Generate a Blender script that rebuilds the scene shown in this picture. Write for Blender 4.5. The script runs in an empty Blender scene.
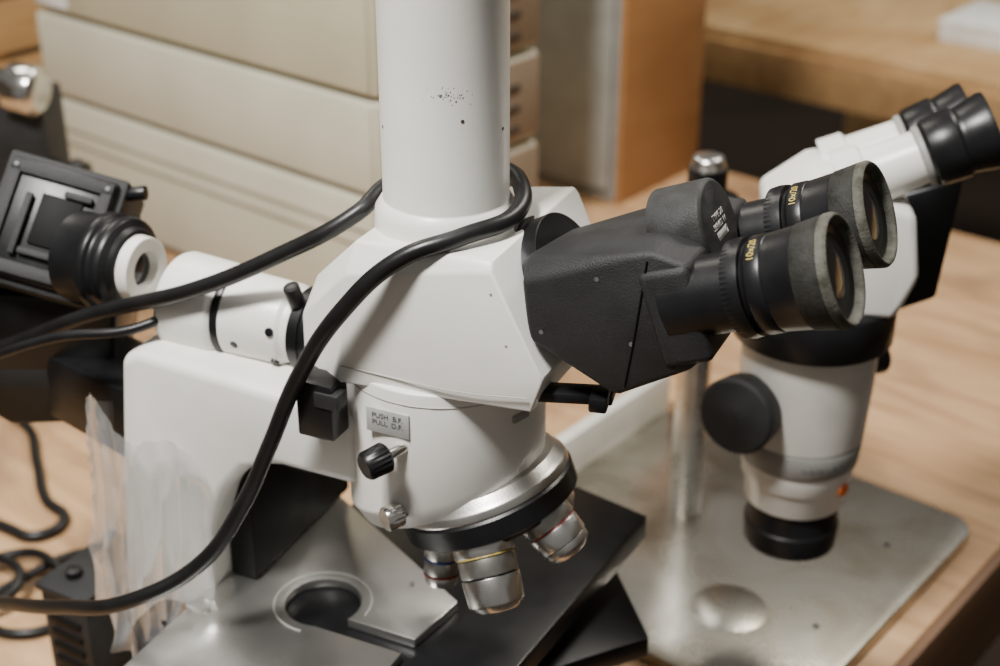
import bpy, bmesh, math, random
from mathutils import Vector, Matrix, noise
random.seed(4)
S=0.01; TZ=78.0
R=math.radians
# ------------------------------------------------------------------ materials
def new_mat(name):
    m=bpy.data.materials.new(name); m.use_nodes=True
    nt=m.node_tree; b=nt.nodes['Principled BSDF']; return m,nt,b
def mat(name,col,rough=.5,metal=0,nscale=40,namt=.12,bump=.0,bscale=300,spec=.5,rvar=.1,coat=0):
    m,nt,b=new_mat(name)
    tc=nt.nodes.new('ShaderNodeTexCoord')
    n=nt.nodes.new('ShaderNodeTexNoise'); n.inputs['Scale'].default_value=nscale; n.inputs['Detail'].default_value=5
    nt.links.new(tc.outputs['Object'],n.inputs['Vector'])
    r=nt.nodes.new('ShaderNodeValToRGB'); r.color_ramp.elements[0].position=.3; r.color_ramp.elements[1].position=.7
    c=col
    r.color_ramp.elements[0].color=(c[0]*(1-namt),c[1]*(1-namt),c[2]*(1-namt*1.15),1)
    r.color_ramp.elements[1].color=(min(1,c[0]*(1+namt*.4)),min(1,c[1]*(1+namt*.4)),min(1,c[2]*(1+namt*.4)),1)
    nt.links.new(n.outputs['Fac'],r.inputs['Fac']); nt.links.new(r.outputs['Color'],b.inputs['Base Color'])
    mr=nt.nodes.new('ShaderNodeMapRange'); mr.inputs['To Min'].default_value=max(0.02,rough-rvar); mr.inputs['To Max'].default_value=min(1,rough+rvar)
    nt.links.new(n.outputs['Fac'],mr.inputs['Value']); nt.links.new(mr.outputs['Result'],b.inputs['Roughness'])
    b.inputs['Metallic'].default_value=metal; b.inputs['Specular IOR Level'].default_value=spec
    b.inputs['Coat Weight'].default_value=coat
    if bump>0:
        n2=nt.nodes.new('ShaderNodeTexNoise'); n2.inputs['Scale'].default_value=bscale; n2.inputs['Detail'].default_value=3
        nt.links.new(tc.outputs['Object'],n2.inputs['Vector'])
        bp=nt.nodes.new('ShaderNodeBump'); bp.inputs['Strength'].default_value=bump; bp.inputs['Distance'].default_value=.001
        nt.links.new(n2.outputs['Fac'],bp.inputs['Height']); nt.links.new(bp.outputs['Normal'],b.inputs['Normal'])
    return m
def wood(name,c1,c2,c3,sc=(3,28,3),stain=4,lo=.45,hi=.72):
    m,nt,b=new_mat(name)
    tc=nt.nodes.new('ShaderNodeTexCoord'); mp=nt.nodes.new('ShaderNodeMapping'); mp.inputs['Scale'].default_value=sc
    nt.links.new(tc.outputs['Object'],mp.inputs['Vector'])
    n=nt.nodes.new('ShaderNodeTexNoise'); n.inputs['Scale'].default_value=1.6; n.inputs['Detail'].default_value=8; n.inputs['Distortion'].default_value=1.2
    nt.links.new(mp.outputs['Vector'],n.inputs['Vector'])
    r=nt.nodes.new('ShaderNodeValToRGB'); r.color_ramp.elements[0].position=.32; r.color_ramp.elements[1].position=.68
    r.color_ramp.elements[0].color=(*c1,1); r.color_ramp.elements[1].color=(*c2,1)
    nt.links.new(n.outputs['Fac'],r.inputs['Fac'])
    n2=nt.nodes.new('ShaderNodeTexNoise'); n2.inputs['Scale'].default_value=stain; n2.inputs['Detail'].default_value=6; n2.inputs['Distortion'].default_value=.6
    nt.links.new(tc.outputs['Object'],n2.inputs['Vector'])
    r2=nt.nodes.new('ShaderNodeValToRGB'); r2.color_ramp.elements[0].position=lo; r2.color_ramp.elements[1].position=hi
    r2.color_ramp.elements[0].color=(0,0,0,1); r2.color_ramp.elements[1].color=(.8,.8,.8,1)
    nt.links.new(n2.outputs['Fac'],r2.inputs['Fac'])
    mx=nt.nodes.new('ShaderNodeMix'); mx.data_type='RGBA'
    nt.links.new(r2.outputs['Color'],mx.inputs['Factor']); nt.links.new(r.outputs['Color'],mx.inputs['A']); mx.inputs['B'].default_value=(*c3,1)
    nt.links.new(mx.outputs['Result'],b.inputs['Base Color']); b.inputs['Roughness'].default_value=.6
    bp=nt.nodes.new('ShaderNodeBump'); bp.inputs['Strength'].default_value=.15; bp.inputs['Distance'].default_value=.001
    nt.links.new(n.outputs['Fac'],bp.inputs['Height']); nt.links.new(bp.outputs['Normal'],b.inputs['Normal'])
    return m
WHITE=mat('enamel_white',(.76,.745,.70),.34,0,25,.07,.05,900)
WHITE2=mat('enamel_white_aged',(.60,.58,.53),.42,0,30,.14,.08,600)
BLACK=mat('crackle_black',(.016,.016,.017),.55,0,60,.35,.4,1800,spec=.38)
BLACKS=mat('satin_black',(.007,.007,.008),.35,0,60,.3,.05,900,spec=.35)
BLACKD=mat('deep_black',(.003,.003,.003),.6,0,30,.2,spec=.15)
DUSTY=mat('dusty_black',(.028,.028,.029),.6,0,90,.6,.3,1500,spec=.35)
RUBBER=mat('worn_rubber',(.018,.018,.016),.65,0,160,.6,.3,900,spec=.35)
RUBBERW=mat('worn_rubber_rim',(.085,.082,.07),.75,0,160,.6,.4,900,spec=.3)
CHROME=mat('chrome',(.72,.70,.67),.2,1,60,.15)
OBJCH=mat('objective_chrome',(.70,.69,.67),.28,1,60,.15,rvar=.05)
ALU=mat('satin_aluminium',(.50,.485,.46),.32,.95,30,.15,.05,700)
STAGE=mat('stage_aluminium',(.60,.59,.57),.34,.95,22,.14,.1,600)
NICKEL=mat('nickel',(.46,.45,.43),.33,.95,80,.3,rvar=.05)
GREY=mat('grey_label',(.36,.36,.35),.5,0,60,.15)
GREYP=mat('grey_paint',(.27,.265,.25),.5,0,40,.15)
GREYD=mat('dark_screw',(.10,.10,.10),.5,0,40,.15)
GREYT=mat('seam_grey',(.40,.39,.36),.5)
GOLD=mat('gold_print',(.50,.39,.12),.4,.3)
DARKTXT=mat('dark_print',(.09,.09,.10),.5)
GLASS=mat('lens_glass',(.01,.012,.02),.12,0,30,.1,coat=.5,rvar=.02)
RED=mat('red_ring',(.28,.03,.02),.4); BLUE=mat('blue_ring',(.03,.06,.35),.4); ORANGE=mat('orange_label',(.7,.16,.03),.5)
YELL=mat('yellow_ring',(.42,.31,.08),.4)
BEIGE=mat('beige_enamel',(.53,.49,.35),.5,0,8,.12)
BEIGE2=mat('pale_enamel',(.59,.56,.44),.5,0,8,.1)
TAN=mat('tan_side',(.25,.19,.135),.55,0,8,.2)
VENT=mat('vent_dark',(.05,.035,.025),.7)
CARD=wood('brown_board',(.29,.135,.045),(.36,.18,.065),(.24,.11,.035),(3,3,14))
PLY=wood('plywood',(.34,.19,.085),(.53,.33,.17),(.17,.09,.045),(3,22,3),9,.50,.74)
PLYE=wood('plywood_edge',(.11,.055,.024),(.18,.09,.04),(.07,.035,.018),(3,3,60))
PINE=wood('pine',(.48,.30,.13),(.62,.42,.21),(.36,.19,.07),(14,3,14),3)
PINED=wood('pine_rail',(.36,.20,.08),(.48,.29,.12),(.2,.1,.04),(14,3,14),3)
CABLE=mat('cable_rubber',(.007,.007,.0075),.38,0,60,.3,.05,500,spec=.4)
PAPER=mat('paper',(.80,.80,.78),.7)
FLOOR=mat('concrete',(.05,.035,.025),.8,0,3,.3)
WALL=mat('wall_paint',(.25,.19,.13),.8,0,3,.1)
def steel():
    m,nt,b=new_mat('stained_steel')
    tc=nt.nodes.new('ShaderNodeTexCoord')
    n=nt.nodes.new('ShaderNodeTexNoise'); n.inputs['Scale'].default_value=14; n.inputs['Detail'].default_value=8; n.inputs['Distortion'].default_value=.8
    nt.links.new(tc.outputs['Object'],n.inputs['Vector'])
    r=nt.nodes.new('ShaderNodeValToRGB'); r.color_ramp.elements[0].position=.33; r.color_ramp.elements[1].position=.62
    r.color_ramp.elements[0].color=(.30,.27,.21,1); r.color_ramp.elements[1].color=(.64,.62,.56,1)
    nt.links.new(n.outputs['Fac'],r.inputs['Fac']); nt.links.new(r.outputs['Color'],b.inputs['Base Color'])
    b.inputs['Metallic'].default_value=.97
    mr=nt.nodes.new('ShaderNodeMapRange'); mr.inputs['To Min'].default_value=.38; mr.inputs['To Max'].default_value=.15
    nt.links.new(n.outputs['Fac'],mr.inputs['Value']); nt.links.new(mr.outputs['Result'],b.inputs['Roughness'])
    mp=nt.nodes.new('ShaderNodeMapping'); mp.inputs['Scale'].default_value=(20,600,20); mp.inputs['Rotation'].default_value=(0,0,.6)
    nt.links.new(tc.outputs['Object'],mp.inputs['Vector'])
    n2=nt.nodes.new('ShaderNodeTexNoise'); n2.inputs['Scale'].default_value=1; nt.links.new(mp.outputs['Vector'],n2.inputs['Vector'])
    bp=nt.nodes.new('ShaderNodeBump'); bp.inputs['Strength'].default_value=.18; bp.inputs['Distance'].default_value=.0005
    nt.links.new(n2.outputs['Fac'],bp.inputs['Height']); nt.links.new(bp.outputs['Normal'],b.inputs['Normal'])
    return m
STEEL=steel()
def plastic():
    m,nt,b=new_mat('clear_polythene')
    nt.nodes.remove(b)
    out=[n for n in nt.nodes if n.type=='OUTPUT_MATERIAL'][0]
    t=nt.nodes.new('ShaderNodeBsdfTransparent'); t.inputs[0].default_value=(.97,.97,.97,1)
    g=nt.nodes.new('ShaderNodeBsdfGlossy'); g.inputs['Roughness'].default_value=.13; g.inputs['Color'].default_value=(1,1,1,1)
    d=nt.nodes.new('ShaderNodeBsdfDiffuse'); d.inputs['Color'].default_value=(.72,.72,.72,1)
    m1=nt.nodes.new('ShaderNodeMixShader'); m1.inputs[0].default_value=.24
    m2=nt.nodes.new('ShaderNodeMixShader')
    lw=nt.nodes.new('ShaderNodeLayerWeight'); lw.inputs['Blend'].default_value=.35
    mr=nt.nodes.new('ShaderNodeMapRange'); mr.inputs['To Min'].default_value=.12; mr.inputs['To Max'].default_value=.5
    nt.links.new(lw.outputs['Facing'],mr.inputs['Value']); nt.links.new(mr.outputs['Result'],m2.inputs[0])
    nt.links.new(t.outputs[0],m1.inputs[1]); nt.links.new(d.outputs[0],m1.inputs[2])
    nt.links.new(m1.outputs[0],m2.inputs[1]); nt.links.new(g.outputs[0],m2.inputs[2])
    nt.links.new(m2.outputs[0],out.inputs['Surface'])
    return m
POLY=plastic()
# ------------------------------------------------------------------ geometry helpers (cm)
COL=bpy.context.scene.collection
def root(name,x,y,z=0,rot=0):
    e=bpy.data.objects.new(name,None); e.location=(x*S,y*S,(z+TZ)*S); e.rotation_euler=(0,0,R(rot)); e.empty_display_size=.03
    COL.objects.link(e); return e
def adopt(child,parent):
    bpy.context.view_layer.update()
    child.parent=parent; child.matrix_parent_inverse=parent.matrix_world.inverted()
def finish(bm,name,m,parent=None,bevel=0,seg=2,ang=28,sharp=42):
    bmesh.ops.remove_doubles(bm,verts=bm.verts,dist=1e-5)
    bmesh.ops.recalc_face_normals(bm,faces=bm.faces)
    if bevel>0:
        ed=[e for e in bm.edges if len(e.link_faces)==2 and e.calc_face_angle(0)>R(ang)]
        if ed: bmesh.ops.bevel(bm,geom=ed,offset=bevel,segments=seg,profile=.5,affect='EDGES',clamp_overlap=True)
    for f in bm.faces: f.smooth=True
    for e in bm.edges:
        if len(e.link_faces)==2 and e.calc_face_angle(0)>R(sharp): e.smooth=False
    for v in bm.verts: v.co*=S
    me=bpy.data.meshes.new(name); bm.to_mesh(me); bm.free()
    me.materials.append(m)
    o=bpy.data.objects.new(name,me); COL.objects.link(o)
    if parent: o.parent=parent
    return o
def frame(axis):
    a=Vector(axis).normalized(); t=Vector((0,0,1)) if abs(a.z)<.9 else Vector((1,0,0))
    x=t.cross(a).normalized(); y=a.cross(x); return a,x,y
def lathe(name,org,axis,prof,m,parent=None,seg=56,bevel=.04,bseg=1,ribs=0,ribamt=0,ribrange=None):
    a,x,y=frame(axis); o=Vector(org); bm=bmesh.new(); rings=[]
    if ribs: seg=ribs*2
    for k,(h,r) in enumerate(prof):
        if r<1e-4: rings.append([bm.verts.new(o+a*h)])
        else:
            rr=[]
            for i in range(seg):
                t=2*math.pi*i/seg
                q=r
                if ribs and ribrange[0]<=h<=ribrange[1] and i%2: q=r-ribamt
                rr.append(bm.verts.new(o+a*h+x*math.cos(t)*q+y*math.sin(t)*q))
            rings.append(rr)
    for A,B in zip(rings,rings[1:]):
        if len(A)==1 and len(B)==1: continue
        if len(A)==1:
            for i in range(seg): bm.faces.new((A[0],B[i],B[(i+1)%seg]))
        elif len(B)==1:
            for i in range(seg): bm.faces.new((A[i],A[(i+1)%seg],B[0]))
        else:
            for i in range(seg): bm.faces.new((A[i],A[(i+1)%seg],B[(i+1)%seg],B[i]))
    if len(rings[0])>1 : bm.faces.new(rings[0])
    if len(rings[-1])>1: bm.faces.new(rings[-1])
    return finish(bm,name,m,parent,bevel if not ribs else 0,bseg,30)
def cyl(name,p0,p1,r0,m,parent=None,r1=None,seg=40,bevel=.05):
    p0=Vector(p0);p1=Vector(p1); L=(p1-p0).length
    return lathe(name,p0,p1-p0,[(0,r0),(L,r1 if r1 is not None else r0)],m,parent,seg,bevel,2)
def hull(name,pts,m,parent=None,bevel=.2,seg=3,ang=12):
    bm=bmesh.new(); vs=[bm.verts.new(p) for p in pts]
    r=bmesh.ops.convex_hull(bm,input=vs)
    bmesh.ops.delete(bm,geom=[v for v in bm.verts if not v.link_faces],context='VERTS')
    bmesh.ops.dissolve_limit(bm,angle_limit=R(3),verts=bm.verts,edges=bm.edges)
    return finish(bm,name,m,parent,bevel,seg,ang)
def prism(name,poly,a0,a1,m,parent=None,bevel=.1,seg=2,axis='z',ang=28):
    bm=bmesh.new()
    if axis=='z': f=lambda p,a:(p[0],p[1],a)
    elif axis=='y': f=lambda p,a:(p[0],a,p[1])
    else: f=lambda p,a:(a,p[0],p[1])
    A=[bm.verts.new(f(p,a0)) for p in poly]; B=[bm.verts.new(f(p,a1)) for p in poly]
    bm.faces.new(A); bm.faces.new(B)
    n=len(poly)
    for i in range(n): bm.faces.new((A[i],A[(i+1)%n],B[(i+1)%n],B[i]))
    return finish(bm,name,m,parent,bevel,seg,ang)
def box(name,c,s,m,parent=None,bevel=.1,M=None,seg=2):
    bm=bmesh.new(); bmesh.ops.create_cube(bm,size=1)
    for v in bm.verts: v.co=Vector((v.co.x*s[0],v.co.y*s[1],v.co.z*s[2]))
    if M: bmesh.ops.transform(bm,matrix=M,verts=bm.verts)
    for v in bm.verts: v.co+=Vector(c)
    return finish(bm,name,m,parent,bevel,seg)
def cable(name,pts,r,m=CABLE,parent=None,zoff=0,cyclic=False):
    cu=bpy.data.curves.new(name,'CURVE'); cu.dimensions='3D'; cu.bevel_depth=r*S; cu.bevel_resolution=5; cu.resolution_u=14; cu.use_fill_caps=True
    sp=cu.splines.new('BEZIER'); sp.bezier_points.add(len(pts)-1)
    for b,p in zip(sp.bezier_points,pts):
        b.co=(p[0]*S,p[1]*S,(p[2]+zoff)*S); b.handle_left_type=b.handle_right_type='AUTO'
    sp.use_cyclic_u=cyclic
    o=bpy.data.objects.new(name+'_tmp',cu); COL.objects.link(o)
    bpy.context.view_layer.update()
    me=bpy.data.meshes.new_from_object(o.evaluated_get(bpy.context.evaluated_depsgraph_get()))
    bpy.data.objects.remove(o); me.name=name; me.materials.clear(); me.materials.append(m)
    for p in me.polygons: p.use_smooth=True
    o=bpy.data.objects.new(name,me); COL.objects.link(o)
    if parent: o.parent=parent
    return o
def textmesh(body,size):
    cu=bpy.data.curves.new('t','FONT'); cu.body=body; cu.size=size; cu.extrude=.01; cu.align_x='CENTER'; cu.align_y='CENTER'; cu.resolution_u=3
    o=bpy.data.objects.new('t',cu); COL.objects.link(o); bpy.context.view_layer.update()
    me=bpy.data.meshes.new_from_object(o.evaluated_get(bpy.context.evaluated_depsgraph_get())); bpy.data.objects.remove(o)
    return me
def text(name,body,size,org,xd,yd,m,parent,bend=None):
    me=textmesh(body,size); xd=Vector(xd).normalized(); yd=Vector(yd).normalized(); n=xd.cross(yd); org=Vector(org)
    for v in me.vertices:
        x,y,z=v.co
        if bend: t=x/bend; p=org+xd*(math.sin(t)*(bend+z))+yd*y+n*((bend+z)*math.cos(t)-bend)
        else: p=org+xd*x+yd*y+n*z
        v.co=p*S
    me.materials.clear(); me.materials.append(m)
    o=bpy.data.objects.new(name,me); COL.objects.link(o); o.parent=parent; return o
# ================================================================== COMPOUND MICROSCOPE
MX=-2.4
MS=root('compound_microscope',MX,60.6,0,-25)
cs,sn=math.cos(R(25)),math.sin(R(25))
def LW(l,s,z): return (MX+cs*l+sn*s, 60.6-sn*l+cs*s, z)
lathe('phototube',(0,0,0),(0,0,1),[(36.2,3.3),(37.6,3.2),(38.0,2.95),(38.1,2.83),(55,2.83),(55,3.3),(57,3.3)],WHITE,MS,96,.06,2)
def on_tube(th,z,r=2.83): return (r*math.cos(th),r*math.sin(th),z)
base_th=R(-90+25)
for i in range(46):
    th=base_th+random.gauss(.09,.17); z=43.5+random.gauss(0,.18)-.25*(th-base_th)
    a=Vector((math.cos(th),math.sin(th),0)); p=Vector(on_tube(th,z))
    r=random.choice([.02,.025,.03,.045])
    cyl('paint_chip_%d'%i,p-a*.02,p+a*.004,r,GREYP if i%3 else GREYD,MS,seg=7,bevel=0)
for i,(dx,z) in enumerate([(-1.2,41.6),(1.1,41.6),(.3,42.4)]):
    th=base_th+dx; a=Vector((math.cos(th),math.sin(th),0)); p=Vector(on_tube(th,z))
    cyl('set_screw_%d'%i,p-a*.1,p+a*.01,.08,VENT,MS,seg=12,bevel=0)
# prism head
hull('prism_head',[(4.2,-4.1,37.3),(4.2,5.0,37.4),(4.3,-4.45,36.9),(4.3,5.2,37.0),(6.7,-4.4,32.3),(6.7,4.8,32.4),(6.1,-4.2,30.5),(6.1,4.4,30.5),
  (-2.6,-3.6,36.8),(-2.6,3.6,36.8),(-2.8,-4.4,35.4),(-2.8,4.4,35.4),(-3.4,-4.6,30),(-3.4,4.6,30),(-5.8,-2.0,33.8),(-5.8,2.0,33.8),(-6.3,-2.7,32),(-6.3,2.7,32),(-6.2,-2.9,29.7),(-6.2,2.9,29.7)],WHITE,MS,.36,5,8)
fn=Vector((4.5,0,2.6)).normalized()
lathe('head_dovetail',(4.2,.1,34.4),(fn.x,0,fn.z),[(0.2,2.9),(1.15,2.9),(1.3,2.7),(2.2,2.7)],BLACKS,MS,64)
for i,p in enumerate([(4.3,-4.46,35.9),(5.0,-4.44,33.6)]):
    cyl('head_screw_%d'%i,(p[0],p[1]+.2,p[2]),(p[0],p[1]-.0,p[2]),.07,GREYP,MS,seg=12,bevel=0)
cable('head_seam',[(-3.2,-4.61,30.9),(3.0,-4.54,30.95),(6.0,-4.42,31.3)],.025,GREYT,MS)
def slanted():
    bm=bmesh.new(); seg=96; T=[];B=[];C=[]
    for i in range(seg):
        t=2*math.pi*i/seg; r=4.8
        x,y=r*math.cos(t)-.2,r*math.sin(t)
        T.append(bm.verts.new((x,y,30.4))); C.append(bm.verts.new((x,y,24.0+.40*x))); B.append(bm.verts.new((x*.91+.35,y*.91,22.95+.4*x)))
    for P,Q in ((T,C),(C,B)):
        for i in range(seg): bm.faces.new((P[i],P[(i+1)%seg],Q[(i+1)%seg],Q[i]))
    bm.faces.new(T); bm.faces.new(B)
    return finish(bm,'illuminator_body',WHITE,MS,.12,3,25)
slanted()
cable('body_seam',[(4.79*math.cos(t)-.2,4.79*math.sin(t),29.75) for t in [R(a) for a in range(180,361,15)]],.035,GREYT,MS)
box('mode_label',(-.7,-4.80,28.65),(2.2,.12,1.25),GREY,MS,.03)
text('mode_label_text','PUSH  B.F.\nPULL  D.F.',.36,(-.7,-4.87,28.75),(1,0,0),(0,0,1),DARKTXT,MS)
cyl('mode_knob_shaft',(.1,-4.6,27.5),(-.55,-5.8,27.3),.25,CHROME,MS)
lathe('mode_knob',(-.4,-5.5,27.35),(-.55,-1,-.15),[(0,.6),(.1,.72),(1.1,.69),(1.25,.55),(1.25,0)],BLACKS,MS,ribs=20,ribamt=.06,ribrange=(.05,1.15))
box('body_slot',(4.35,-1.5,28.5),(.3,1.0,.35),GREYP,MS,.03,Matrix.Rotation(R(-18),4,'Z'))
box('filter_slider',(-4.2,-4.7,28.7),(1.9,1.5,2.9),BLACKS,MS,.12)
box('filter_slider_tab',(-3.5,-5.1,29.4),(1.3,.9,.8),BLACK,MS,.1)
box('analyser_slider',(7.0,-3.0,31.1),(4.6,1.1,.5),BLACKS,MS,.1,Matrix.Rotation(R(12),4,'Z')@Matrix.Rotation(R(-4),4,'Y'))
box('analyser_slider_grip',(8.9,-3.35,31.4),(.8,1.3,.7),BLACKS,MS,.12,Matrix.Rotation(R(12),4,'Z'))
# turret
tau=R(22); up=Vector((-math.sin(tau),0,math.cos(tau))); TC=Vector((2.0,0,22.75))
rx=Vector((math.cos(tau),0,math.sin(tau))); ry=Vector((0,1,0))
lathe('turret_flange',TC,up,[(.45,4.3),(.6,4.38),(.95,4.3),(1.15,4.1),(1.5,3.9)],ALU,MS,96,.05,2)
lathe('turret_grip_ring',TC,up,[(-.75,4.2),(-.6,4.42),(.4,4.45),(.55,4.3)],BLACKS,MS,ribs=120,ribamt=.03,ribrange=(-.65,.45))
lathe('turret_base',TC,up,[(-1.35,2.2),(-1.15,3.7),(-.7,3.9)],BLACK,MS,96)
def objective(k,psi,segs):
    rad=rx*math.cos(R(psi))+ry*math.sin(R(psi)); d=(-up*math.cos(tau)+rad*math.sin(tau)).normalized()
    o=TC+rad*2.65-up*.75
    h=0
    for j,(L,r,r2,m) in enumerate(segs):
        lathe('objective_%d_part_%d'%(k,j),o+d*h,d,[(0,r),(L,r2)],m,MS,48,.05,2); h+=L
    lathe('objective_%d_lens'%k,o+d*(h-.02),d,[(0,segs[-1][2]*.5),(.1,segs[-1][2]*.45)],GLASS,MS,32,.02)
objective(1,213,[(.4,1.0,1.0,BLACKS),(1.2,.9,.9,OBJCH),(.12,.91,.91,BLUE),(.7,.88,.88,NICKEL),(.14,.89,.89,RED),(.5,.84,.75,OBJCH)])
objective(2,283,[(.4,1.2,1.2,BLACKS),(.6,1.5,1.5,OBJCH),(.10,1.48,1.48,YELL),(.9,1.4,1.4,NICKEL),(.08,1.3,1.3,BLACKS),(1.3,1.42,1.36,OBJCH),(.35,1.3,1.0,OBJCH)])
objective(3,352,[(.4,1.1,1.1,BLACKS),(.8,1.35,1.35,NICKEL),(.09,1.31,1.31,RED),(.9,1.3,1.3,OBJCH),(.4,1.25,1.2,NICKEL),(.3,1.15,.8,OBJCH)])
objective(4,67,[(.5,1.0,1.0,BLACKS),(1.6,1.2,1.2,OBJCH),(.5,1.1,.8,NICKEL)])
objective(5,139,[(.5,1.0,1.0,BLACKS),(1.2,1.2,1.2,OBJCH)])
lathe('thumbscrew',(.2,-4.1,23.9),(-.6,-1,-.05),[(0,.28),(.8,.28),(.85,.6),(1.6,.6),(1.7,.5),(1.7,0)],CHROME,MS,ribs=18,ribamt=.05,ribrange=(.84,1.62))
# binocular prism housing
BX=-.3
hull('binocular_housing',[(p[0]+BX,p[1],p[2]) for p in [(5.6,-3.3,37.4),(5.8,1.2,36.9),(5.9,-4.2,36.6),(6.2,2.6,35.6),(6.2,-4.2,34.0),(6.2,3.2,33.4),
  (11.4,-4.2,39.0),(11.4,3.0,39.1),(13.0,-4.2,38.7),(13.0,3.6,38.7),(13.9,-4.2,34.9),(13.9,4.0,34.9),(10.2,-4.2,32.2),(10.2,4.0,32.4),(13.3,-4.2,34.1),(13.3,4.0,34.2)]],BLACK,MS,.24,3,10)
ed=Vector((math.cos(R(22)),0,math.sin(R(22))))
box('near_carrier',(12.6+BX,-2.9,36.4),(2.2,3.0,4.2),BLACK,MS,.35,Matrix.Rotation(R(-20),4,'Y'),3)
box('far_carrier',(12.6+BX,2.7,36.4),(2.2,2.8,4.2),BLACK,MS,.35,Matrix.Rotation(R(-20),4,'Y'),3)
lathe('hinge_disc',(10.7+BX,-.1,38.05),ed,[(0,1.95),(2.3,1.95),(2.45,1.8),(2.45,0)],DUSTY,MS,64,.05,2)
hp=Vector((10.7+BX,-.1,38.05))+ed*2.46
text('hinge_text','TYPE 28\nSERIES 11\n[||||||||||]',.38,hp,(0,1,0),(-ed.z,0,ed.x),GREYT,MS)
for i,p in enumerate([(6.5,-4.20,34.5),(8.9,-4.20,37.4),(10.5,-4.20,34.8)]):
    cyl('housing_screw_%d'%i,(p[0],p[1]+.2,p[2]),(p[0],p[1]-.02,p[2]),.10,GREYD,MS,seg=16,bevel=.0)
cable('housing_seam',[(10.3,-4.22,32.8),(10.6,-4.22,35),(11.0,-4.22,38.6)],.04,BLACKD,MS)
for nm,sy in (('near',-3.05),('far',3.15)):
    o=Vector((12.1+BX,sy,36.5))
    lathe(nm+'_eye_tube',o,ed,[(0,1.62),(2.9,1.62)],BLACKS,MS,64)
    lathe(nm+'_eye_tube_collar',o,ed,[(2.8,1.7),(2.9,1.98),(3.3,2.02),(3.6,1.98)],BLACKS,MS,ribs=60,ribamt=.04,ribrange=(2.85,3.5))
    lathe(nm+'_dioptre_ring',o,ed,[(3.6,1.8),(3.8,1.82),(3.9,1.98),(4.5,1.98),(4.6,1.9)],BLACKS,MS,64)
    lathe(nm+'_eyepiece_barrel',o,ed,[(4.55,1.95),(5.7,2.06),(5.8,2.10)],BLACKS,MS,64)
    lathe(nm+'_eyecup',o,ed,[(5.75,2.10),(6.5,2.20),(6.85,2.25)],RUBBER,MS,64,.03)
    lathe(nm+'_eyecup_rim',o,ed,[(6.84,2.25),(7.1,2.27),(7.28,2.14),(7.2,2.0),(6.9,1.9),(6.8,1.86),(6.8,0)],RUBBERW,MS,64,.03)
    lathe(nm+'_eyepiece_face',o,ed,[(6.75,1.84),(6.92,1.8),(6.8,1.3),(6.8,0)],BLACKS,MS,64,.02)
    lathe(nm+'_eye_lens',o,ed,[(6.8,1.25),(6.86,1.0),(6.9,.6),(6.92,0)],GLASS,MS,48,.0)
    vdir=Vector((-.35,-.45,.9)); vdir=(vdir-ed*vdir.dot(ed)).normalized()
    xd=(-ed).cross(vdir).normalized()
    text(nm+'_eyepiece_mark','10x/20',.42,o+ed*4.2+vdir*1.995,xd*1,(vdir.cross(xd)),GOLD,MS,bend=1.99)
# arm and pillar
prism('arm_and_pillar',[(-3,27.9),(-15.5,28.6),(-16.5,28.0),(-17.8,18),(-19,5),(-11.5,5),(-12.5,13.5),(-12.1,18.5),(-11,21.5),(-9.6,23.2),(-7.6,24.0),(-3,24.0)],-4,4,WHITE,MS,.55,5,'y',16)
box('focus_dovetail',(-11.4,2.6,19.3),(1.6,9.8,8.4),BLACKD,MS,.15)
box('focus_rack',(-8.9,1.5,23.2),(4.0,6.5,1.6),BLACKD,MS,.15)
lathe('focus_knob',(-14.5,-3.9,11),(0,-1,0),[(0,2.6),(1.4,2.6),(1.6,2.3),(1.6,1.4),(2.6,1.3),(2.6,0)],BLACK,MS,64)
prism('foot',[(-20,-6),(-20,6),(-10,7),(7,5.5),(7,-5.5),(-10,-7)],0.0,5.2,WHITE2,MS,.6,3)
# epi illuminator tube
ax=(-1,0,0); IO=(-5.6,0,29.7)
lathe('illuminator_collar',IO,ax,[(0,2.0),(1.6,2.0),(1.6,2.15),(2.2,2.15)],BLACKS,MS,64)
lathe('illuminator_barrel',IO,ax,[(2.2,1.9),(2.7,1.9),(2.9,2.1),(6.1,2.25)],WHITE,MS,72)
lathe('illuminator_band',IO,ax,[(6.0,2.1),(6.1,2.32),(6.5,2.32)],BLACKS,MS,72)
lathe('illuminator_cone',IO,ax,[(6.5,2.2),(6.8,2.45),(9.4,2.6),(9.7,2.5),(9.7,1.2),(9.4,.9)],WHITE,MS,72,.08,2)
for i,(l,t) in enumerate([(-8.7,15),(-8.7,-35),(-10.8,-15)]):
    d=Vector((0,-math.cos(R(t)),math.sin(R(t)))); p=Vector((l,0,29.7))+d*1.95
    cyl('illuminator_screw_%d'%i,p,p+d*.28,.22,BLACKS,MS,seg=20,bevel=.04)
cyl('field_lever',(-7.6,-1.0,31.3),(-7.7,-1.4,32.6),.4,BLACKS,MS)
# mechanical stage
HC=(-6.5,-2.3); hr=2.0
poly=[(-12.8,-14),(-1.1,-14),(-.8,-4.2),(HC[0]+.62,-4.2)]
N=40
for i in range(1,N):
    t=R(-71.8-(360-51.3)*i/N); poly.append((HC[0]+hr*math.cos(t),HC[1]+hr*math.sin(t)))
poly+=[(HC[0]+1.87,-3.0),(-.7,-3.0),(-.1,.7),(-11.6,7.2),(-12.5,5.0)]
prism('stage_top_plate',poly,14.45,15.0,STAGE,MS,.06,2,'z',40)
cable('stage_hole_groove',[(HC[0]+2.55*math.cos(R(-85-i*12)),HC[1]+2.55*math.sin(R(-85-i*12)),14.99) for i in range(24)],.05,GREYP,MS)
for i,(x,y) in enumerate([(-11.6,-5.5),(-3,1.0),(-2,-7)]):
    cyl('stage_screw_%d'%i,(x,y,14.9),(x,y,15.04),.2,NICKEL,MS,seg=18,bevel=.02)
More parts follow.
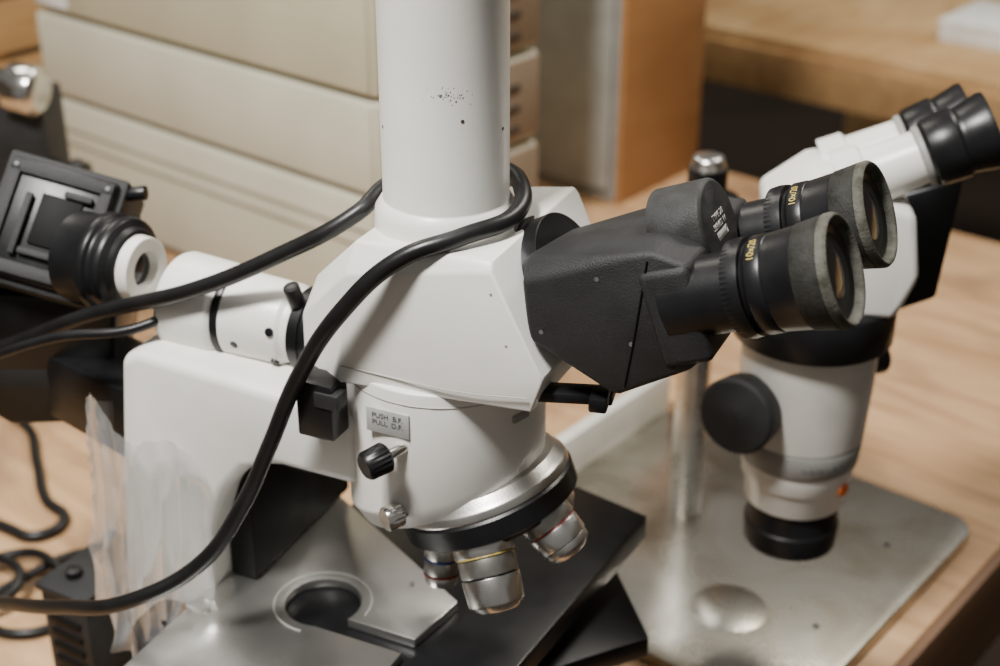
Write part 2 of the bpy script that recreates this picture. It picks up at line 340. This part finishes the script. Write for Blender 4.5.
prism('stage_slab',[(-10.5,-15),(4.2,-15),(4.6,-1.8),(5.9,13.2),(1.0,14.4),(-10.2,10.0)],12.9,14.42,BLACKS,MS,.1)
prism('stage_carrier',[(-8,-9),(4.8,-9),(4.9,2.4),(8.5,6.8),(4.4,12.2),(-8,12)],9.8,11.1,BLACKS,MS,.1)
box('stage_bracket',(-1,1,12.0),(9,9,1.8),BLACKD,MS,.1)
box('condenser_block',(-1.5,0,7.5),(8,8,4.8),BLACKD,MS,.2)
lathe('stage_drive_knob',(2.5,9.5,9.9),(0,0,-1),[(0,.9),(2.2,.9),(2.2,1.3),(4.5,1.3)],BLACKS,MS)
# plastic bag over the pillar
def bag():
    bm=bmesh.new(); path=[(-11.2,-4.3),(-13.5,-4.5),(-15.5,-4.6),(-17.4,-4.5),(-18.9,-3.8),(-19.4,-1),(-19.4,2.5)]
    pts=[]
    for (x0,y0),(x1,y1) in zip(path,path[1:]):
        for k in range(14): pts.append((x0+(x1-x0)*k/14,y0+(y1-y0)*k/14))
    pts.append(path[-1]); rows=[]
    NZ=90
    for j in range(NZ+1):
        f=j/NZ; row=[]
        for i,(x,y) in enumerate(pts):
            z=24.6-13.6*f+1.0*math.sin(i*.16)-.07*max(0,24-i)*(1-f)*1.5
            nx,ny=(0,-1) if i<46 else (-1,-.1)
            # long radiating folds running down from the top edge
            ph=i*.34+f*2.0+1.6*noise.noise(Vector((i*.05,f*1.5,2)))
            fold=(1-abs(math.sin(ph)))**1.6*.8
            dia=(1-abs(math.sin(i*.13-f*5.5+1.2*noise.noise(Vector((i*.06,f*2,8))))))**3*.5
            n=fold+dia+noise.noise(Vector((i*.12,f*3,1)))*.35
            a=max(.06,.15+f*1.1+n*(.25+f*.75))
            row.append(bm.verts.new((x+nx*a-(.0 if i>30 else .3*f)+(.5*f if i<6 else 0),y+ny*a,z)))
        rows.append(row)
    for A,B in zip(rows,rows[1:]):
        for i in range(len(A)-1): bm.faces.new((A[i],A[i+1],B[i+1],B[i]))
    return finish(bm,'polythene_bag',POLY,None,0,sharp=50)
b=bag(); b.location=MS.location; b.rotation_euler=MS.rotation_euler
# ================================================================== LAMP HOUSING (part of the microscope)
LH=root('lamp_housing',0,0,0,0)
a=Vector(LW(-1,0,0))-Vector(LW(0,0,0)); o=Vector(LW(-17.4,0,31.0))
lathe('lamp_lens_ring',o,a,[(.5,.9),(.0,1.0),(0,1.7),(.7,1.75),(.7,.9)],WHITE,LH,64,.03)
lathe('lamp_lens',o,a,[(.45,0),(.5,.95),(.6,.95)],GLASS,LH,48,0)
lathe('lamp_focus_sleeve',o,a,[(.6,1.5),(.7,2.0),(1.0,2.1),(1.1,2.5),(1.5,2.6),(1.6,2.4),(2.0,2.4),(2.1,2.65),(2.6,2.65),(2.7,2.4),(4.4,2.4)],BLACKS,LH,72)
n=Vector((.05,-.80,.60)).normalized(); x=Vector((.95,-.08,-.27)); x=(x-n*x.dot(n)).normalized(); y=n.cross(x)
M=Matrix((x,y,n)).transposed().to_4x4(); C=Vector((-23.9,70.8,32.3))
def lp(u,v,w): return C+x*u+y*v+n*w
box('housing_body',lp(0,0,-2.6),(6.6,7.2,4.4),BLACK,LH,.2,M)
box('housing_cover',lp(0,0,-.2),(5.8,6.4,.5),BLACKS,LH,.12,M)
for nm,u,v,w_,h_ in (('top',0,2.7,5.6,.7),('bottom',0,-2.7,5.6,.7),('left',-2.5,0,.6,5.4),('right',2.5,0,.6,5.4)):
    box('cover_frame_'+nm,lp(u,v,.15),(w_,h_,.3),BLACK,LH,.06,M)
box('cover_window',lp(.4,.2,.12),(2.2,2.8,.2),BLACKD,LH,.03,M)
box('cover_louvre_1',lp(-1.3,-.3,.3),(.35,3.4,.3),BLACK,LH,.05,M); box('cover_louvre_2',lp(.3,-1.7,.3),(2.6,.35,.3),BLACK,LH,.05,M)
box('cover_louvre_3',lp(1.2,1.8,.3),(1.5,.35,.3),BLACK,LH,.05,M)
for i,(u,v) in enumerate([(-2.5,2.7),(2.5,2.7),(-2.5,-2.7),(2.5,-2.7)]):
    cyl('cover_screw_%d'%i,lp(u,v,.25),lp(u,v,.36),.14,GREYD,LH,seg=16,bevel=.02)
cyl('centering_knob_1',lp(3.2,3.0,-1),lp(4.2,3.3,-.8),.4,BLACKS,LH); cyl('centering_knob_2',lp(3.0,1.5,-1.5),lp(4.2,1.8,-1.5),.36,BLACKS,LH)
hull('housing_skirt',[(-34,71,28.5),(-20.5,69.5,28.5),(-20,76,29),(-34,78,29),(-32,71,23.5),(-21.5,71,23),(-21.5,76,23),(-32,77,23.5)],BLACKS,LH,.3)
hull('housing_step',[(-31,71,22.5),(-22,70.8,22.5),(-31,76,22.5),(-22,75.5,22.5),(-28,71.6,19.6),(-23.4,71.4,19.9),(-28,75,19.6),(-23.4,75,19.9),(-31,71,23.8),(-22,70.8,23.8)],BLACK,LH,.25)
cyl('housing_clamp_screw',(-23.4,70.9,21.0),(-22.0,70.2,21.0),.45,CHROME,LH)
hull('housing_bracket',[LW(-17.5,-2,20),LW(-17.5,2.5,20),LW(-17.2,-2,24.5),LW(-17.2,2.5,24.5),(-26,71.5,20.5),(-23,75,20.5),(-26,71.5,24.5),(-23,75,24.5)],BLACKS,LH,.2)
adopt(LH,MS)
# ================================================================== CABLES
thick=[(-6.6,62.6,36.4),(-5.2,64.3,37.2),(-2.5,64.6,37.9),(-.1,63.4,38.3),(.95,60.9,38.4),(.6,58.3,38.0),(-1.6,56.7,37.7),(-4.2,56.2,36.9),(-6.9,56.6,34.2),(-9.1,57.5,30.5),(-10.8,57.9,26.5),(-12.3,58.1,23.2),(-14.7,58.1,19.7),(-18.4,58.2,17.4),(-23.1,61.2,14.7),(-28.6,66.1,11.2),(-38,74,5),(-50,88,.6)]
up_c=[(-44,76,19),(-34,72.5,23),(-26.9,68.3,26.2),(-20.4,65.6,29.7),(-14.7,63.6,32.0),(-10.6,62.7,34.1)]
o=cable('power_cable',up_c+thick,.40,zoff=TZ); adopt(o,MS)
o=cable('lamp_cable',[(-46,80,15),(-36,74,21),(-29,67.4,25.4),(-22.5,65.0,28.6),(-17.5,64.6,29.6),(-16.2,65.6,30.2)],.26,zoff=TZ); adopt(o,MS)
cable('power_cord',[(-60,112,.45),(-45,108,.45),(-39.5,104,.45),(-36.8,98,.45),(-34.7,92.9,.45),(-32.5,89.9,.45),(-34,88,.45),(-36.4,89,.45),(-44,94,.45),(-52,92,.45)],.42,zoff=TZ)
cable('extension_cord',[(-26,83.5,.4),(-29,86,.4),(-33,82.5,.9),(-35,79.5,.4),(-32,76.8,.4),(-29,79.5,.4),(-31,83,1.3),(-34.5,85.2,.9),(-38,82,.4),(-36,78.6,.9),(-33,80.5,1.6),(-36,84,1.6),(-45,84,.4),(-54,80,.4)],.36,zoff=TZ)
# ================================================================== POWER SUPPLY
PS=root('power_supply_unit',-24.0,70.8,0,-30)
box('case',(0,0,5.0),(3.6,6,10),BLACK,PS,.2)
for i in range(7): box('vent_slot_%d'%i,(0,-3.05,2.2+i*1.0),(2.4,.2,.4),BLACKD,PS,.05)
box('lid',(0,0,10.2),(3.9,6.4,.5),BLACK,PS,.12)
cyl('socket',(-.4,-1.5,10.4),(-.4,-1.5,10.9),.5,BLACKS,PS)
# ================================================================== STEREO MICROSCOPE
SA=4
SM=root('stereo_microscope',18.3,76,0,-SA)
lathe('objective_barrel',(0,0,0),(0,0,1),[(8.9,2.6),(8.9,2.85),(10.4,2.95),(10.5,2.8),(12.2,2.8)],BLACKS,SM,64)
lathe('zoom_body',(0,0,0),(0,0,1),[(11.9,2.7),(12.1,3.05),(13.7,3.15),(13.8,3.35),(15.2,3.5)],WHITE,SM,64)
lathe('zoom_ring',(0,0,0),(0,0,1),[(15.1,3.3),(15.2,3.6),(16.8,3.75),(16.9,3.6)],GREYP,SM,64)
lathe('upper_body',(0,0,0),(0,0,1),[(16.9,3.75),(20.5,3.95),(24.0,4.0)],WHITE2,SM,64)
lathe('holder_ring',(0,0,0),(0,0,1),[(23.4,4.1),(23.5,4.7),(26.0,4.7),(26.2,4.3)],BLACKS,SM,64)
hull('head_body',[(-3.0,-3.2,26.0),(-3.0,3.4,26.0),(4.0,-3.6,26.0),(4.0,4.2,26.0),(5.0,-3.4,28.5),(5.0,4.6,28.5),(-3.4,-3.0,31.0),(-3.4,3.6,31.6),(-.6,-3.2,33.0),(-.6,3.8,33.6),(4.4,-3.4,32.2),(4.4,4.0,32.4)],WHITE,SM,.6,4,8)
sd=Vector((math.cos(R(25)),0,math.sin(R(25))))
for nm,sy in (('near',-1.2),('far',3.6)):
    o=Vector((.6,sy,32.9 if nm=='near' else 31.9))
    lathe(nm+'_tube_socket',o,sd,[(0,2.1),(1.4,2.0),(1.6,1.7)],WHITE,SM,56)
    lathe(nm+'_tube',o,sd,[(1.4,1.68),(4.4,1.5),(4.6,1.55)],WHITE,SM,56)
    lathe(nm+'_tube_ring',o,sd,[(4.4,1.6),(4.5,1.7),(4.8,1.7)],GREYP,SM,56)
    lathe(nm+'_eyepiece',o,sd,[(4.8,1.7),(5.0,1.9),(6.6,2.0),(6.7,1.85),(7.0,1.9),(8.2,2.15),(8.5,2.1),(8.4,1.8),(8.0,1.5),(8.0,0)],BLACKS,SM,56)
    lathe(nm+'_lens',o,sd,[(8.0,1.3),(8.1,.8),(8.15,0)],GLASS,SM,40,0)
hull('focus_mount',[(3.6,2.6,22.8),(3.6,8.5,22.8),(7.6,2.6,24.5),(7.4,8.5,24.5),(4.6,2.6,31.0),(3.6,8.5,31.5),(8.2,2.6,32.2),(7.8,8.5,32.2)],BLACKS,SM,.3)
kd=Vector((-.50,-.82,.12))
lathe('focus_knob',(-2.9,-1.2,19.2),kd,[(0,1.4),(1.2,1.4),(1.3,2.2),(2.9,2.35),(3.1,2.1),(3.1,.9),(3.2,.7),(3.2,0)],BLACK,SM,64)
cyl('knob_stub',(3.0,2.0,20.4),(4.9,3.0,20.3),1.0,BLACK,SM)
lathe('warning_dot',(2.4,-2.1,13.9),(.7,-.7,0),[(0,.45),(.3,.45)],ORANGE,SM,24)
text('zoom_text','0.67x - 4.5x',.6,(1.15,-3.5,16.0),(.95,.3,0),(0,0,1),DARKTXT,SM,bend=3.75)
dx,dy=13.8-18.3,90.6-76; c20,s20=math.cos(R(SA)),math.sin(R(SA)); pl,ps_=c20*dx-s20*dy, s20*dx+c20*dy
hull('support_arm',[(pl-2,ps_-1.6,22.3),(pl+2,ps_+1.8,22.3),(-2.5,3.2,23.4),(2.5,4.2,23.4),(pl-2,ps_-1.6,25.5),(pl+2,ps_+1.8,25.5),(-2.5,3.2,25.8),(2.5,4.2,25.8)],BLACKS,SM,.3)
lathe('post_clamp',(pl,ps_,0),(0,0,1),[(20.6,1.9),(20.8,2.3),(26,2.3),(26.2,1.9)],BLACKS,SM,48)
lathe('post',(pl,ps_,0),(0,0,1),[(1.0,1.22),(28.3,1.22),(28.5,1.1),(28.8,1.1),(29.0,.9)],OBJCH,SM,56)
lathe('post_cap',(pl,ps_,0),(0,0,1),[(26.3,1.32),(28.2,1.32)],BLACKS,SM,56)
Tang=R(-39.73)
def TW(e1,e2): return (math.cos(Tang)*e1-math.sin(Tang)*e2, math.sin(Tang)*e1+math.cos(Tang)*e2)
def toSM(e1,e2):
    X,Y=TW(e1,e2); X-=18.3;Y-=76; return (c20*X-s20*Y, s20*X+c20*Y)
def rrect(x0,x1,y0,y1,r,k=8):
    P=[]
    for cx,cy,a in ((x1-r,y0+r,-90),(x1-r,y1-r,0),(x0+r,y1-r,90),(x0+r,y0+r,180)):
        for i in range(k+1):
            t=R(a+90*i/k); P.append((cx+r*math.cos(t),cy+r*math.sin(t)))
    return P
prism('base_plate',[toSM(*p) for p in rrect(-57,-29.6,63.2,91,2.2)],0.0,1.0,STEEL,SM,.18,3)
prism('base_plate_lip',[toSM(*p) for p in [(-57.8,66),(-56.7,66),(-56.7,90.5),(-57.8,90.5)]],0.3,4.4,WHITE2,SM,.15)
X,Y=toSM(-38.5,70.5)
cyl('stage_insert',(X,Y,.95),(X,Y,1.03),2.6,STEEL,SM,bevel=.03)
for i,(u,v) in enumerate([(-33,72.5),(-33.6,84)]):
    X,Y=toSM(u,v); cyl('clip_hole_%d'%i,(X,Y,.95),(X,Y,1.02),.22,BLACKD,SM,seg=18,bevel=0)
# ================================================================== WORKBENCH etc (table frame)
TB=root('workbench',0,0,0,-39.73)
box('bench_top',(-110,77,-1.9),(164.6,134,3.8),PLY,TB,.12)
box('edge_strip',(-27.3,77,-2.6),(.8,134,5.2),PLYE,TB,.1)
box('apron_side',(-30.5,77,-9),(3.6,126,9),PLYE,TB,.2); box('apron_back',(-110,140,-9),(155,3.6,9),PLYE,TB,.2); box('apron_front',(-110,14,-9),(155,3.6,9),PLYE,TB,.2)
for i,(u,v) in enumerate([(-33,17),(-33,137),(-187,17),(-187,137)]):
    box('bench_leg_%d'%i,(u,v,-40.9),(8,8,74.2),PINE,TB,.2)
WB=root('pallet_bench',0,0,0,-39.73)
box('deck',(-50,245,-.8),(170,92,1.6),PINE,WB,.12)
box('front_rail',(-50,199.6,-5.0),(170,4,7.0),PINED,WB,.3); box('back_rail',(-50,289,-5),(170,4,8),PINED,WB,.3)
for i in range(4): box('cross_rail_%d'%i,(-130+i*52,245,-5),(6,84,7),PINED,WB,.2)
for i,(u,v) in enumerate([(-132,203),(30,203),(-132,287),(30,287)]): box('bench_leg_%d'%i,(u,v,-43.5),(9,9,69),PINE,WB,.2)
PN=root('white_carton',0,0,0,-39.73)
box('carton_body',(-83,222,1.4),(13,15,2.8),PAPER,PN,.2); box('carton_lid',(-83,222,3.0),(13.4,15.4,.8),PAPER,PN,.15)
def case(name,z0,z1,m,depth=22.5,w=50,off=0):
    C=root(name,0,0,0,-39.73); x1=-85+off; x0=x1-w; y0=85.6; y1=y0+depth; h=z1-z0
    box('shell',((x0+x1)/2,(y0+y1)/2,(z0+z1)/2),(w,depth,h),m,C,.35,None,3)
    box('front_panel',((x0+x1)/2,y0-.1,(z0+z1)/2),(w-1,.5,h-.7),m,C,.1)
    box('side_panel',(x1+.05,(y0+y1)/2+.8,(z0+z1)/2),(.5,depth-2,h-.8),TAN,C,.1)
    k=int(h/2.2)
    for i in range(k):
        for j in (0,1):
            box('vent_%d_%d'%(i,j),(x1+.3,y0+7+j*9,z0+1.6+i*2.1),(.3,6.4,.7),VENT,C,.05)
    for i,(u,v) in enumerate([(x0+3,y0+3),(x1-3,y0+3),(x0+3,y1-3),(x1-3,y1-3)]):
        cyl('foot_%d'%i,(u,v,z0-.5),(u,v,z0+.1),1,BLACKD,C,seg=20)
    return C,x0,x1,y0
c,x0,x1,y0=case('instrument_case',.5,13.6,BEIGE2)
for i in range(2): box('trim_line_%d'%i,((x0+x1)/2,y0-.4,9+i*1.6),(48,.2,.15),TAN,c,.02)
c,x0,x1,y0=case('instrument_case.001',14.1,22.8,BEIGE2)
c,x0,x1,y0=case('instrument_case.002',23.3,36.5,BEIGE)
box('rating_label',(x0+4,y0-.45,27),(5,.15,6),PAPER,c,.02); box('green_tag',(x1+.4,y0+2.4,27),(.2,1.6,2.6),mat('green_tag_mat',(.03,.22,.08),.5),c,.02)
c,x0,x1,y0=case('instrument_case.003',37.0,47.0,BEIGE)
CB=root('storage_cabinet',0,0,0,-39.73)
box('carcass',(-101.5,135,27),(26,15.6,54),GREYP,CB,.3); box('side_board',(-88.2,135,27),(.8,16,54),CARD,CB,.1)
box('front_panel',(-101.5,126.9,27),(24,.5,51),mat('cool_grey',(.35,.36,.34),.5),CB,.1); box('side_label',(-87.7,137,25),(.15,4,3),PAPER,CB,.02)
CR=root('wooden_crate',0,0,0,-39.73)
for i in range(4): box('slat_%d'%i,(-168,88,3.2+i*7),(34,1.8,6),PINED,CR,.15); box('side_slat_%d'%i,(-151,106,3.2+i*7),(1.8,34,6),PINED,CR,.15)
box('crate_post_1',(-152.4,90,14),(2.4,2.4,28),PINED,CR,.1); box('crate_post_2',(-183,90,14),(2.4,2.4,28),PINED,CR,.1); box('crate_back',(-168,122,14),(34,1.8,28),PINED,CR,.1)
CSt=root('clamp_stand',-39.5,117,0,0)
cyl('stand_base',(0,0,0),(0,0,1.6),5,BLACK,CSt); cyl('stand_post',(0,0,1.5),(0,0,25.5),1.8,BLACKS,CSt)
box('stand_head',(-.5,0,20.5),(5,6,9),BLACK,CSt,.3)
lathe('stand_knob',(-5.5,-1,26.6),(1,-.25,-.1),[(0,1.4),(5.2,1.4),(5.3,2.1),(7.6,2.1),(8,1.5),(8,0)],CHROME,CSt,48)
lathe('stand_lower_knob',(1.5,-2,19),(1,-.3,-.3),[(0,1),(2,1),(2.1,1.7),(3.2,1.7),(3.2,0)],BLACKS,CSt,48)
# ================================================================== ROOM
def room(name,c,s,m):
    return box(name,(c[0],c[1],c[2]+TZ),s,m,None,0)
room('floor',(0,150,-79.5),(700,700,3),FLOOR)
room('wall_back',(0,500,50),(700,6,260),WALL); room('wall_left',(-350,150,50),(6,700,260),WALL); room('wall_right',(350,150,50),(6,700,260),WALL)
# ================================================================== LIGHTS
def area(name,loc,target,size,power,col):
    l=bpy.data.lights.new(name,'AREA'); l.size=size*S; l.energy=power; l.color=col
    o=bpy.data.objects.new(name,l); COL.objects.link(o); o.location=(loc[0]*S,loc[1]*S,(loc[2]+TZ)*S)
    d=Vector(target)-Vector(loc); o.rotation_euler=d.to_track_quat('-Z','Y').to_euler(); return o
area('ceiling_lamp',(-48,12,165),(-5,70,15),26,62,(1,.98,.94))
area('ceiling_lamp.001',(95,160,180),(25,110,0),50,28,(1,.94,.84))
area('ceiling_lamp.002',(-90,200,190),(-20,120,10),60,14,(1,.92,.82))
w=bpy.data.worlds.new('world'); bpy.context.scene.world=w; w.use_nodes=True
w.node_tree.nodes['Background'].inputs[0].default_value=(1,.96,.91,1); w.node_tree.nodes['Background'].inputs[1].default_value=.2
# ================================================================== CAMERA
cam=bpy.data.cameras.new('camera'); co=bpy.data.objects.new('camera',cam); COL.objects.link(co)
co.location=(0,0,(62+TZ)*S); co.rotation_euler=(R(63),0,0)
cam.sensor_width=36; cam.lens=52.2; cam.clip_start=.01
cam.dof.use_dof=True; cam.dof.focus_distance=.61; cam.dof.aperture_fstop=7.5
bpy.context.scene.camera=co
